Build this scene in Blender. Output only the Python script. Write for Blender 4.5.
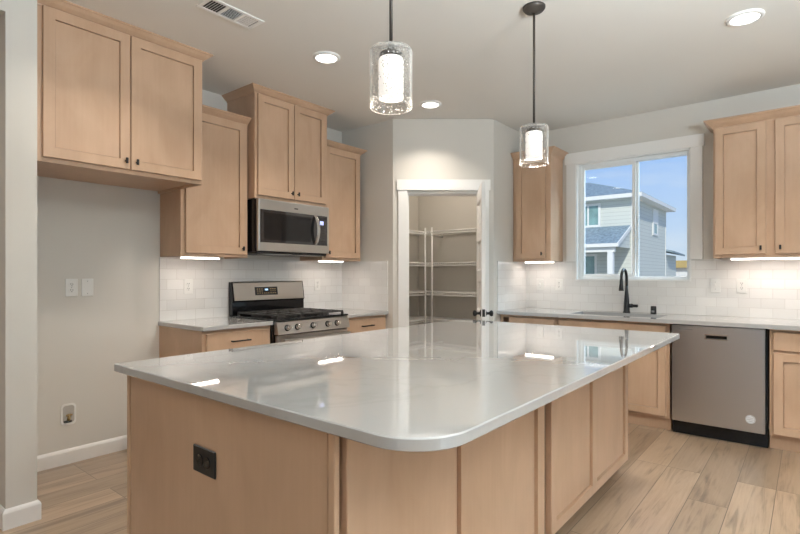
import bpy, bmesh, math, random
from mathutils import Vector, Matrix
R = math.radians
random.seed(7)
SC = bpy.context.scene
COL = SC.collection
for _o in list(bpy.data.objects):
    bpy.data.objects.remove(_o)

# ------------------------------------------------------------------ camera
cam_d = bpy.data.cameras.new('camera')
cam = bpy.data.objects.new('camera', cam_d); COL.objects.link(cam)
cam.location = (0, 0, 1.255)
cam.rotation_euler = (R(90), 0, R(39.14))
cam_d.sensor_width = 36.0
cam_d.lens = 503.7 * 36.0 / 800.0
cam_d.shift_y = 7.5 / 800.0
cam_d.clip_start = 0.05; cam_d.clip_end = 500
SC.camera = cam

# ------------------------------------------------------------------ view / exposure
SC.view_settings.view_transform = 'Standard'
SC.view_settings.look = 'None'
SC.view_settings.gamma = 1.0
SC.view_settings.use_curve_mapping = False
SC.view_settings.exposure = 0.10
SC.cycles.max_bounces = 10
SC.cycles.diffuse_bounces = 5
SC.cycles.glossy_bounces = 4
SC.cycles.transparent_max_bounces = 16
SC.cycles.sample_clamp_indirect = 6.0
SC.cycles.caustics_reflective = False
SC.cycles.caustics_refractive = False

# ------------------------------------------------------------------ sky
W = bpy.data.worlds.new('sky'); SC.world = W
W.use_nodes = True
nt = W.node_tree; nt.nodes.clear()
out = nt.nodes.new('ShaderNodeOutputWorld')
bg = nt.nodes.new('ShaderNodeBackground')
tc = nt.nodes.new('ShaderNodeTexCoord')
sp = nt.nodes.new('ShaderNodeSeparateXYZ')
rp = nt.nodes.new('ShaderNodeValToRGB')
el = rp.color_ramp.elements
el[0].position = 0.0; el[0].color = (0.72, 0.82, 0.93, 1)
el[1].position = 0.5; el[1].color = (0.16, 0.36, 0.86, 1)
e = rp.color_ramp.elements.new(0.10); e.color = (0.56, 0.73, 1.0, 1)
e = rp.color_ramp.elements.new(0.22); e.color = (0.36, 0.58, 1.0, 1)
mp = nt.nodes.new('ShaderNodeMapping'); mp.inputs['Scale'].default_value = (2.0, 2.0, 9.0)
nz = nt.nodes.new('ShaderNodeTexNoise'); nz.inputs['Scale'].default_value = 2.4; nz.inputs['Detail'].default_value = 5
cr = nt.nodes.new('ShaderNodeValToRGB')
cr.color_ramp.elements[0].position = 0.50; cr.color_ramp.elements[0].color = (0, 0, 0, 1)
cr.color_ramp.elements[1].position = 0.85; cr.color_ramp.elements[1].color = (0.6, 0.6, 0.6, 1)
mx = nt.nodes.new('ShaderNodeMixRGB'); mx.inputs[2].default_value = (0.88, 0.92, 0.97, 1)
L = nt.links.new
L(tc.outputs['Generated'], sp.inputs[0]); L(sp.outputs['Z'], rp.inputs[0])
L(tc.outputs['Generated'], mp.inputs[0]); L(mp.outputs[0], nz.inputs['Vector']); L(nz.outputs['Fac'], cr.inputs[0])
L(cr.outputs[0], mx.inputs[0]); L(rp.outputs[0], mx.inputs[1]); L(mx.outputs[0], bg.inputs[0]); L(bg.outputs[0], out.inputs[0])
bg.inputs[1].default_value = 0.93

def lamp(name, kind, loc, energy, color=(1, 1, 1), rot=(0, 0, 0), **kw):
    d = bpy.data.lights.new(name, kind); d.energy = energy; d.color = color
    for k, v in kw.items(): setattr(d, k, v)
    o = bpy.data.objects.new(name, d); COL.objects.link(o)
    o.location = loc; o.rotation_euler = rot
    return o

# sun (high, from the south-west); it lights the neighbour's house
sun_dir = Vector((-0.30, 0.74, -0.62))
lamp('sun', 'SUN', (0, -10, 20), 3.2, (1.0, 0.95, 0.87), sun_dir.to_track_quat('-Z', 'Y').to_euler(), angle=R(0.8))
# daylight coming in through the openings of the living room behind the camera
DAY = (0.58, 0.84, 1.0)
lamp('daylight_patio_door', 'AREA', (4.17, 1.45, 1.25), 40, DAY, (0, R(90), 0), shape='RECTANGLE', size=2.1, size_y=2.4)
lamp('daylight_front_window', 'AREA', (0.4, -4.57, 1.45), 3, (0.92, 0.95, 1.0), (R(90), 0, 0), shape='RECTANGLE', size=3.0, size_y=1.7)
lamp('kitchen_daylight_boost', 'AREA', (0.2, 6.9, 4.2), 480, (0.66, 0.85, 1.0), Vector((-1.5, -1.85, -2.3)).to_track_quat('-Z', 'Y').to_euler(), shape='RECTANGLE', size=3.5, size_y=2.0)  # added lamp outside, out of view, strengthening the sky light through the sink window
lamp('corridor_fill', 'AREA', (-4.7, -0.6, 2.70), 22, (1.0, 0.92, 0.82), shape='DISK', size=0.3)  # added fill to lift the dark corridor, no fixture
# added upward fill lamps without fixtures, brightening the ceiling and upper cabinets
lamp('dining_room_fill', 'AREA', (1.15, 1.05, 1.80), 325, (0.85, 0.945, 1.0), (R(180), 0, 0), shape='DISK', size=0.9)
lamp('living_room_fill', 'AREA', (0.6, -2.4, 1.95), 6, (0.96, 0.98, 0.98), (R(180), 0, 0), shape='DISK', size=0.5)
lamp('pantry_fill', 'AREA', (-3.05, 4.40, 2.70), 6.3, (1.0, 0.90, 0.78), shape='DISK', size=0.25)  # added fill to brighten the pantry interior, no fixture
CAN_POWER, PEND_POWER, STRIP_EMIT = 10.0, 1.5, 5.0
WARM = (1.0, 0.91, 0.80)

# ------------------------------------------------------------------ materials
def nmat(name):
    m = bpy.data.materials.new(name); m.use_nodes = True
    t = m.node_tree; b = t.nodes['Principled BSDF']
    return m, t, b
def N(t, kind, **kw):
    n = t.nodes.new(kind)
    for k, v in kw.items(): setattr(n, k, v)
    return n
def plain(name, col, rough=0.5, metal=0.0, spec=0.5, var=0.04, nscale=6.0, bump=0.0, bscale=200.0, coat=0.0):
    m, t, b = nmat(name)
    c = N(t, 'ShaderNodeTexCoord'); n = N(t, 'ShaderNodeTexNoise'); n.inputs['Scale'].default_value = nscale; n.inputs['Detail'].default_value = 3
    r = N(t, 'ShaderNodeValToRGB')
    r.color_ramp.elements[0].position = 0.3; r.color_ramp.elements[1].position = 0.7
    r.color_ramp.elements[0].color = tuple(max(0, x * (1 - var)) for x in col) + (1,)
    r.color_ramp.elements[1].color = tuple(min(1, x * (1 + var)) for x in col) + (1,)
    t.links.new(c.outputs['Object'], n.inputs['Vector']); t.links.new(n.outputs['Fac'], r.inputs[0]); t.links.new(r.outputs[0], b.inputs['Base Color'])
    b.inputs['Roughness'].default_value = rough; b.inputs['Metallic'].default_value = metal
    b.inputs['Specular IOR Level'].default_value = spec; b.inputs['Coat Weight'].default_value = coat
    if bump:
        n2 = N(t, 'ShaderNodeTexNoise'); n2.inputs['Scale'].default_value = bscale
        bp = N(t, 'ShaderNodeBump'); bp.inputs['Strength'].default_value = bump; bp.inputs['Distance'].default_value = 0.002
        t.links.new(c.outputs['Object'], n2.inputs['Vector']); t.links.new(n2.outputs['Fac'], bp.inputs['Height']); t.links.new(bp.outputs[0], b.inputs['Normal'])
    return m
def emit(name, col, s):
    m, t, b = nmat(name)
    b.inputs['Base Color'].default_value = (0.9, 0.9, 0.9, 1)
    b.inputs['Emission Color'].default_value = tuple(col) + (1,); b.inputs['Emission Strength'].default_value = s
    return m
def wood(name, light, dark):
    m, t, b = nmat(name)
    c = N(t, 'ShaderNodeTexCoord'); oi = N(t, 'ShaderNodeObjectInfo')
    ad = N(t, 'ShaderNodeVectorMath', operation='ADD'); sc = N(t, 'ShaderNodeVectorMath', operation='SCALE'); sc.inputs[3].default_value = 3.0
    cb = N(t, 'ShaderNodeCombineXYZ')
    t.links.new(oi.outputs['Random'], cb.inputs[0]); t.links.new(oi.outputs['Random'], cb.inputs[1]); t.links.new(oi.outputs['Random'], cb.inputs[2])
    t.links.new(cb.outputs[0], sc.inputs[0]); t.links.new(sc.outputs[0], ad.inputs[1]); t.links.new(c.outputs['Object'], ad.inputs[0])
    m1 = N(t, 'ShaderNodeMapping'); m1.inputs['Scale'].default_value = (55, 55, 2.4)
    n1 = N(t, 'ShaderNodeTexNoise'); n1.inputs['Scale'].default_value = 1.0; n1.inputs['Detail'].default_value = 6
    m2 = N(t, 'ShaderNodeMapping'); m2.inputs['Scale'].default_value = (5, 5, 2.6)
    n2 = N(t, 'ShaderNodeTexNoise'); n2.inputs['Scale'].default_value = 1.0; n2.inputs['Detail'].default_value = 4; n2.inputs['Distortion'].default_value = 0.6
    t.links.new(ad.outputs[0], m1.inputs[0]); t.links.new(ad.outputs[0], m2.inputs[0])
    t.links.new(m1.outputs[0], n1.inputs['Vector']); t.links.new(m2.outputs[0], n2.inputs['Vector'])
    mx = N(t, 'ShaderNodeMath', operation='MULTIPLY_ADD'); mx.inputs[1].default_value = 0.22
    ml = N(t, 'ShaderNodeMath', operation='MULTIPLY'); ml.inputs[1].default_value = 0.78
    t.links.new(n2.outputs['Fac'], ml.inputs[0]); t.links.new(n1.outputs['Fac'], mx.inputs[0]); t.links.new(ml.outputs[0], mx.inputs[2])
    r = N(t, 'ShaderNodeValToRGB'); r.color_ramp.elements[0].position = 0.32; r.color_ramp.elements[1].position = 0.66
    r.color_ramp.elements[0].color = tuple(dark) + (1,); r.color_ramp.elements[1].color = tuple(light) + (1,)
    t.links.new(mx.outputs[0], r.inputs[0]); t.links.new(r.outputs[0], b.inputs['Base Color'])
    b.inputs['Roughness'].default_value = 0.34; b.inputs['Specular IOR Level'].default_value = 0.4
    return m

M = {}
M['wall'] = plain('wall_paint', (0.655, 0.625, 0.575), 0.75, var=0.012, nscale=1.5, bump=0.12, bscale=160)
M['ceil'] = plain('ceiling_paint', (0.77, 0.745, 0.70), 0.85, var=0.012, nscale=1.5, bump=0.2, bscale=140)
M['trim'] = plain('white_trim_paint', (0.84, 0.83, 0.81), 0.4, var=0.01)
M['vinyl'] = plain('window_vinyl', (0.86, 0.88, 0.88), 0.3, var=0.01)
M['wood'] = wood('stained_maple', (0.580, 0.395, 0.270), (0.495, 0.326, 0.214))
M['woodin'] = wood('cabinet_interior_maple', (0.50, 0.35, 0.23), (0.42, 0.28, 0.18))
M['black'] = plain('matte_black_metal', (0.012, 0.012, 0.013), 0.38, metal=0.3, var=0.1)
M['bronze'] = plain('dark_bronze', (0.060, 0.050, 0.042), 0.45, metal=0.3, var=0.1)
M['blackgloss'] = plain('black_enamel', (0.008, 0.008, 0.009), 0.08, spec=0.35, var=0.1)
M['blackglass'] = plain('black_oven_glass', (0.018, 0.018, 0.02), 0.04, var=0.05, coat=0.5)
M['castiron'] = plain('cast_iron', (0.022, 0.020, 0.019), 0.5, var=0.2, nscale=60, bump=0.3)
M['white'] = plain('white_plastic', (0.80, 0.79, 0.76), 0.3, var=0.01)
M['dark'] = plain('dark_slot', (0.03, 0.028, 0.026), 0.6, var=0.05)
M['shelf'] = plain('white_coated_wire', (0.85, 0.84, 0.82), 0.35, var=0.01)
M['brass'] = plain('brass_valve', (0.42, 0.30, 0.14), 0.3, metal=0.9, var=0.1)
M['chrome'] = plain('chrome', (0.75, 0.75, 0.75), 0.12, metal=1.0, var=0.02)
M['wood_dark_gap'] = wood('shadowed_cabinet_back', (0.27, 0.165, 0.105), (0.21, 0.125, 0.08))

def steel(name, col, rough, axis):
    m, t, b = nmat(name)
    c = N(t, 'ShaderNodeTexCoord'); mp = N(t, 'ShaderNodeMapping'); mp.inputs['Scale'].default_value = axis
    n = N(t, 'ShaderNodeTexNoise'); n.inputs['Scale'].default_value = 1.0; n.inputs['Detail'].default_value = 2
    t.links.new(c.outputs['Object'], mp.inputs[0]); t.links.new(mp.outputs[0], n.inputs['Vector'])
    r = N(t, 'ShaderNodeMapRange'); r.inputs[3].default_value = rough - 0.015; r.inputs[4].default_value = rough + 0.015
    t.links.new(n.outputs['Fac'], r.inputs[0]); t.links.new(r.outputs[0], b.inputs['Roughness'])
    b.inputs['Base Color'].default_value = tuple(col) + (1,); b.inputs['Metallic'].default_value = 1.0
    return m
M['steel'] = steel('brushed_stainless', (0.52, 0.505, 0.485), 0.30, (2, 2, 30))
M['knobsteel'] = steel('knob_stainless', (0.62, 0.61, 0.59), 0.2, (2, 2, 2))
M['recess'] = plain('shaded_recess_plastic', (0.44, 0.41, 0.37), 0.5)  # grey colour stands in for the shade inside the shallow water box

def quartz():
    m, t, b = nmat('white_quartz')
    c = N(t, 'ShaderNodeTexCoord')
    n = N(t, 'ShaderNodeTexNoise'); n.inputs['Scale'].default_value = 1.6; n.inputs['Detail'].default_value = 8; n.inputs['Distortion'].default_value = 1.6
    r = N(t, 'ShaderNodeValToRGB')
    es = r.color_ramp.elements
    es[0].position = 0.0; es[0].color = (0.46, 0.455, 0.45, 1); es[1].position = 1.0; es[1].color = (0.46, 0.455, 0.45, 1)
    for p, cc in ((0.47, (0.46, 0.455, 0.45, 1)), (0.50, (0.435, 0.43, 0.425, 1)), (0.53, (0.46, 0.455, 0.45, 1))):
        q = es.new(p); q.color = cc
    t.links.new(c.outputs['Object'], n.inputs['Vector']); t.links.new(n.outputs['Fac'], r.inputs[0]); t.links.new(r.outputs[0], b.inputs['Base Color'])
    b.inputs['Roughness'].default_value = 0.03; b.inputs['Specular IOR Level'].default_value = 0.75; b.inputs['Coat Weight'].default_value = 0.6; b.inputs['Coat Roughness'].default_value = 0.02
    return m
M['quartz'] = quartz()

def tile(name, horiz):
    m, t, b = nmat(name)
    c = N(t, 'ShaderNodeTexCoord'); s = N(t, 'ShaderNodeSeparateXYZ'); cb = N(t, 'ShaderNodeCombineXYZ')
    sub = N(t, 'ShaderNodeMath', operation='SUBTRACT'); sub.inputs[1].default_value = 0.9
    t.links.new(c.outputs['Object'], s.inputs[0]); t.links.new(s.outputs[horiz], cb.inputs[0]); t.links.new(s.outputs['Z'], sub.inputs[0]); t.links.new(sub.outputs[0], cb.inputs[1])
    br = N(t, 'ShaderNodeTexBrick')
    br.inputs['Scale'].default_value = 1.0; br.inputs['Brick Width'].default_value = 0.155; br.inputs['Row Height'].default_value = 0.0795
    br.inputs['Mortar Size'].default_value = 0.0016; br.inputs['Mortar Smooth'].default_value = 0.3
    br.inputs['Color1'].default_value = (0.80, 0.785, 0.76, 1); br.inputs['Color2'].default_value = (0.74, 0.725, 0.70, 1); br.inputs['Mortar'].default_value = (0.60, 0.57, 0.54, 1)
    t.links.new(cb.outputs[0], br.inputs['Vector']); t.links.new(br.outputs['Color'], b.inputs['Base Color'])
    mr = N(t, 'ShaderNodeMapRange'); mr.inputs[3].default_value = 0.08; mr.inputs[4].default_value = 0.6
    t.links.new(br.outputs['Fac'], mr.inputs[0]); t.links.new(mr.outputs[0], b.inputs['Roughness'])
    n = N(t, 'ShaderNodeTexNoise'); n.inputs['Scale'].default_value = 9.0; n.inputs['Detail'].default_value = 1
    t.links.new(c.outputs['Object'], n.inputs['Vector'])
    # each tile sits at its own slight tilt
    tl = N(t, 'ShaderNodeMath', operation='MULTIPLY'); tl.inputs[1].default_value = 0.22
    t.links.new(n.outputs['Fac'], tl.inputs[0])
    inv = N(t, 'ShaderNodeMath', operation='SUBTRACT'); t.links.new(tl.outputs[0], inv.inputs[0]); t.links.new(br.outputs['Fac'], inv.inputs[1])
    bp = N(t, 'ShaderNodeBump'); bp.inputs['Strength'].default_value = 0.55; bp.inputs['Distance'].default_value = 0.002
    t.links.new(inv.outputs[0], bp.inputs['Height']); t.links.new(bp.outputs[0], b.inputs['Normal'])
    return m
M['tileY'] = tile('subway_tile_left', 'Y'); M['tileX'] = tile('subway_tile_back', 'X')

def floor_mat():
    m, t, b = nmat('oak_plank_floor')
    c = N(t, 'ShaderNodeTexCoord'); s = N(t, 'ShaderNodeSeparateXYZ'); cb = N(t, 'ShaderNodeCombineXYZ')
    ax = N(t, 'ShaderNodeMath', operation='ADD'); ax.inputs[1].default_value = 20 * 0.19 + 0.152
    t.links.new(c.outputs['Object'], s.inputs[0]); t.links.new(s.outputs['Y'], cb.inputs[0]); t.links.new(s.outputs['X'], ax.inputs[0]); t.links.new(ax.outputs[0], cb.inputs[1])
    br = N(t, 'ShaderNodeTexBrick'); br.offset = 0.37; br.offset_frequency = 3
    br.inputs['Scale'].default_value = 1.0; br.inputs['Brick Width'].default_value = 1.22; br.inputs['Row Height'].default_value = 0.19
    br.inputs['Mortar Size'].default_value = 0.0019; br.inputs['Mortar Smooth'].default_value = 0.2
    br.inputs['Color1'].default_value = (0, 0, 0, 1); br.inputs['Color2'].default_value = (1, 1, 1, 1); br.inputs['Mortar'].default_value = (0.5, 0.5, 0.5, 1)
    t.links.new(cb.outputs[0], br.inputs['Vector'])
    # grain along Y, shifted per plank
    off = N(t, 'ShaderNodeMixRGB', blend_type='ADD'); off.inputs[0].default_value = 1.0
    mul = N(t, 'ShaderNodeMixRGB', blend_type='MULTIPLY'); mul.inputs[0].default_value = 1.0; mul.inputs[2].default_value = (7, 7, 7, 1)
    t.links.new(br.outputs['Color'], mul.inputs[1]); t.links.new(mul.outputs[0], off.inputs[2]); t.links.new(c.outputs['Object'], off.inputs[1])
    mp = N(t, 'ShaderNodeMapping'); mp.inputs['Scale'].default_value = (34, 1.7, 1)
    n = N(t, 'ShaderNodeTexNoise'); n.inputs['Scale'].default_value = 1.0; n.inputs['Detail'].default_value = 7; n.inputs['Roughness'].default_value = 0.6; n.inputs['Distortion'].default_value = 1.2
    t.links.new(off.outputs[0], mp.inputs[0]); t.links.new(mp.outputs[0], n.inputs['Vector'])
    mp2 = N(t, 'ShaderNodeMapping'); mp2.inputs['Scale'].default_value = (5, 1.1, 1)
    n2 = N(t, 'ShaderNodeTexNoise'); n2.inputs['Scale'].default_value = 1.0; n2.inputs['Detail'].default_value = 4; n2.inputs['Distortion'].default_value = 2.0
    t.links.new(off.outputs[0], mp2.inputs[0]); t.links.new(mp2.outputs[0], n2.inputs['Vector'])
    r = N(t, 'ShaderNodeValToRGB'); es = r.color_ramp.elements
    es[0].position = 0.33; es[0].color = (0.15, 0.103, 0.066, 1); es[1].position = 0.70; es[1].color = (0.45, 0.345, 0.245, 1)
    q = es.new(0.48); q.color = (0.36, 0.263, 0.178, 1)
    mixn = N(t, 'ShaderNodeMath', operation='MULTIPLY_ADD'); mixn.inputs[1].default_value = 0.55
    hl = N(t, 'ShaderNodeMath', operation='MULTIPLY'); hl.inputs[1].default_value = 0.45
    t.links.new(n2.outputs['Fac'], hl.inputs[0]); t.links.new(n.outputs['Fac'], mixn.inputs[0]); t.links.new(hl.outputs[0], mixn.inputs[2]); t.links.new(mixn.outputs[0], r.inputs[0])
    tint = N(t, 'ShaderNodeValToRGB'); tint.color_ramp.elements[0].color = (0.76, 0.73, 0.70, 1); tint.color_ramp.elements[1].color = (1.20, 1.18, 1.17, 1)
    t.links.new(br.outputs['Color'], tint.inputs[0])
    mm = N(t, 'ShaderNodeMixRGB', blend_type='MULTIPLY'); mm.inputs[0].default_value = 1.0
    t.links.new(r.outputs[0], mm.inputs[1]); t.links.new(tint.outputs[0], mm.inputs[2])
    gp = N(t, 'ShaderNodeMixRGB'); gp.inputs[2].default_value = (0.09, 0.065, 0.045, 1)
    t.links.new(br.outputs['Fac'], gp.inputs[0]); t.links.new(mm.outputs[0], gp.inputs[1]); t.links.new(gp.outputs[0], b.inputs['Base Color'])
    b.inputs['Roughness'].default_value = 0.32; b.inputs['Specular IOR Level'].default_value = 0.8; b.inputs['Coat Weight'].default_value = 0.35; b.inputs['Coat Roughness'].default_value = 0.28
    bp = N(t, 'ShaderNodeBump'); bp.inputs['Strength'].default_value = 0.25; bp.inputs['Distance'].default_value = 0.002
    sb = N(t, 'ShaderNodeMath', operation='SUBTRACT'); t.links.new(n.outputs['Fac'], sb.inputs[0]); t.links.new(br.outputs['Fac'], sb.inputs[1])
    t.links.new(sb.outputs[0], bp.inputs['Height']); t.links.new(bp.outputs[0], b.inputs['Normal'])
    return m
M['floor'] = floor_mat()

def thin_glass(name, tint=(1, 1, 1), seeded=False, ior=1.45, base=0.0):
    m = bpy.data.materials.new(name); m.use_nodes = True; t = m.node_tree; t.nodes.clear()
    o = N(t, 'ShaderNodeOutputMaterial'); tr = N(t, 'ShaderNodeBsdfTransparent'); gl = N(t, 'ShaderNodeBsdfGlossy'); fr = N(t, 'ShaderNodeFresnel'); mx = N(t, 'ShaderNodeMixShader')
    tr.inputs[0].default_value = tuple(tint) + (1,); gl.inputs['Roughness'].default_value = 0.03; ge = N(t, 'ShaderNodeNewGeometry'); io = N(t, 'ShaderNodeMapRange'); io.inputs[3].default_value = ior; io.inputs[4].default_value = 1.0/ior
    t.links.new(ge.outputs['Backfacing'], io.inputs[0]); t.links.new(io.outputs[0], fr.inputs[0])
    t.links.new(fr.outputs[0], mx.inputs[0]); t.links.new(tr.outputs[0], mx.inputs[1]); t.links.new(gl.outputs[0], mx.inputs[2]); t.links.new(mx.outputs[0], o.inputs[0])
    if seeded:
        c = N(t, 'ShaderNodeTexCoord'); v = N(t, 'ShaderNodeTexVoronoi'); v.inputs['Scale'].default_value = 85.0
        r = N(t, 'ShaderNodeValToRGB'); r.color_ramp.elements[0].position = 0.10; r.color_ramp.elements[0].color = (1, 1, 1, 1); r.color_ramp.elements[1].position = 0.34; r.color_ramp.elements[1].color = (0, 0, 0, 1)
        bp = N(t, 'ShaderNodeBump'); bp.inputs['Strength'].default_value = 0.9; bp.inputs['Distance'].default_value = 0.004
        t.links.new(c.outputs['Object'], v.inputs['Vector']); t.links.new(v.outputs['Distance'], r.inputs[0]); t.links.new(r.outputs[0], bp.inputs['Height'])
        for nn in (gl, fr): t.links.new(bp.outputs[0], nn.inputs['Normal'])
        ad = N(t, 'ShaderNodeMath', operation='MULTIPLY_ADD'); ad.inputs[1].default_value = 0.22; ad.use_clamp = True
        t.links.new(r.outputs[0], ad.inputs[0]); t.links.new(fr.outputs[0], ad.inputs[2]); t.links.new(ad.outputs[0], mx.inputs[0])
        # pale seeds, plus pale edges painted in for light bent by thick glass
        tl = N(t, 'ShaderNodeBsdfTranslucent'); df = N(t, 'ShaderNodeBsdfDiffuse'); av = N(t, 'ShaderNodeMixShader'); m2 = N(t, 'ShaderNodeMixShader')
        tl.inputs[0].default_value = (0.9, 0.88, 0.85, 1); df.inputs[0].default_value = (0.9, 0.88, 0.85, 1); av.inputs[0].default_value = 0.5
        t.links.new(tl.outputs[0], av.inputs[1]); t.links.new(df.outputs[0], av.inputs[2])
        lw = N(t, 'ShaderNodeLayerWeight'); lw.inputs['Blend'].default_value = 0.5
        pw = N(t, 'ShaderNodeMath', operation='POWER'); pw.inputs[1].default_value = 5.0
        sm = N(t, 'ShaderNodeMath', operation='MULTIPLY_ADD'); sm.inputs[1].default_value = 0.4; sm.use_clamp = True
        t.links.new(lw.outputs['Facing'], pw.inputs[0]); t.links.new(r.outputs[0], sm.inputs[0]); t.links.new(pw.outputs[0], sm.inputs[2])
        t.links.new(sm.outputs[0], m2.inputs[0]); t.links.new(mx.outputs[0], m2.inputs[1]); t.links.new(av.outputs[0], m2.inputs[2]); t.links.new(m2.outputs[0], o.inputs[0])
    return m
M['pane'] = thin_glass('window_glass', (0.97, 0.99, 0.985))
M['seeded'] = thin_glass('seeded_glass', (0.97, 0.97, 0.97), True, 1.5)
M['opal'] = emit('lit_opal_glass', (1.0, 0.94, 0.86), 0.70)
M['bulbglow'] = emit('lit_diffuser', (1.0, 0.93, 0.84), 6.0)
M['can'] = emit('lit_recessed_lens', (1.0, 0.95, 0.88), 7.0)
M['strip'] = emit('lit_strip_lens', (1.0, 0.90, 0.82), STRIP_EMIT)
M['bluelcd'] = emit('blue_display', (0.12, 0.25, 1.0), 0.7)
M['cyanlcd'] = emit('pale_blue_digits', (0.35, 0.65, 1.0), 1.2)
M['amber'] = plain('printed_amber_marks', (0.45, 0.30, 0.12), 0.5)
M['greyprint'] = plain('printed_grey_marks', (0.33, 0.33, 0.33), 0.5)
def siding(name, col, pitch):
    m, t, b = nmat(name)
    c = N(t, 'ShaderNodeTexCoord'); s = N(t, 'ShaderNodeSeparateXYZ'); f = N(t, 'ShaderNodeMath', operation='DIVIDE'); f.inputs[1].default_value = pitch
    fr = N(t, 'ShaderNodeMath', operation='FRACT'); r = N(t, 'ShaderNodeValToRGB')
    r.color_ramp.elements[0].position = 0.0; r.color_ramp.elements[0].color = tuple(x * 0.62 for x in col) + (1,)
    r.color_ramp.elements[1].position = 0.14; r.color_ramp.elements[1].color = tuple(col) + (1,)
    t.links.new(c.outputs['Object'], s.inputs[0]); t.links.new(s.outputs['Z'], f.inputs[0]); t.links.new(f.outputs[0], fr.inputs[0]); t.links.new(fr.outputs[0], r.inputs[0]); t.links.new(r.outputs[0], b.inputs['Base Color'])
    b.inputs['Roughness'].default_value = 0.8
    return m
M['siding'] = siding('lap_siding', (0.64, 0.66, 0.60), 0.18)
M['shingle'] = plain('grey_blue_shingles', (0.22, 0.29, 0.33), 0.9, var=0.35, nscale=9, bump=0.4, bscale=14)
M['exttrim'] = plain('white_exterior_trim', (0.80, 0.80, 0.76), 0.6, var=0.02)
M['winglass'] = plain('greenish_window_glass', (0.20, 0.34, 0.33), 0.08, var=0.25, nscale=2)
M['tan'] = plain('tan_roof', (0.55, 0.36, 0.10), 0.9, var=0.1)
M['dirt'] = plain('dry_ground', (0.48, 0.45, 0.38), 0.95, var=0.2, nscale=0.6)
M['palewall'] = plain('pale_stucco', (0.72, 0.71, 0.68), 0.9)
M['sticker'] = plain('white_sticker', (0.80, 0.81, 0.83), 0.5)

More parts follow.
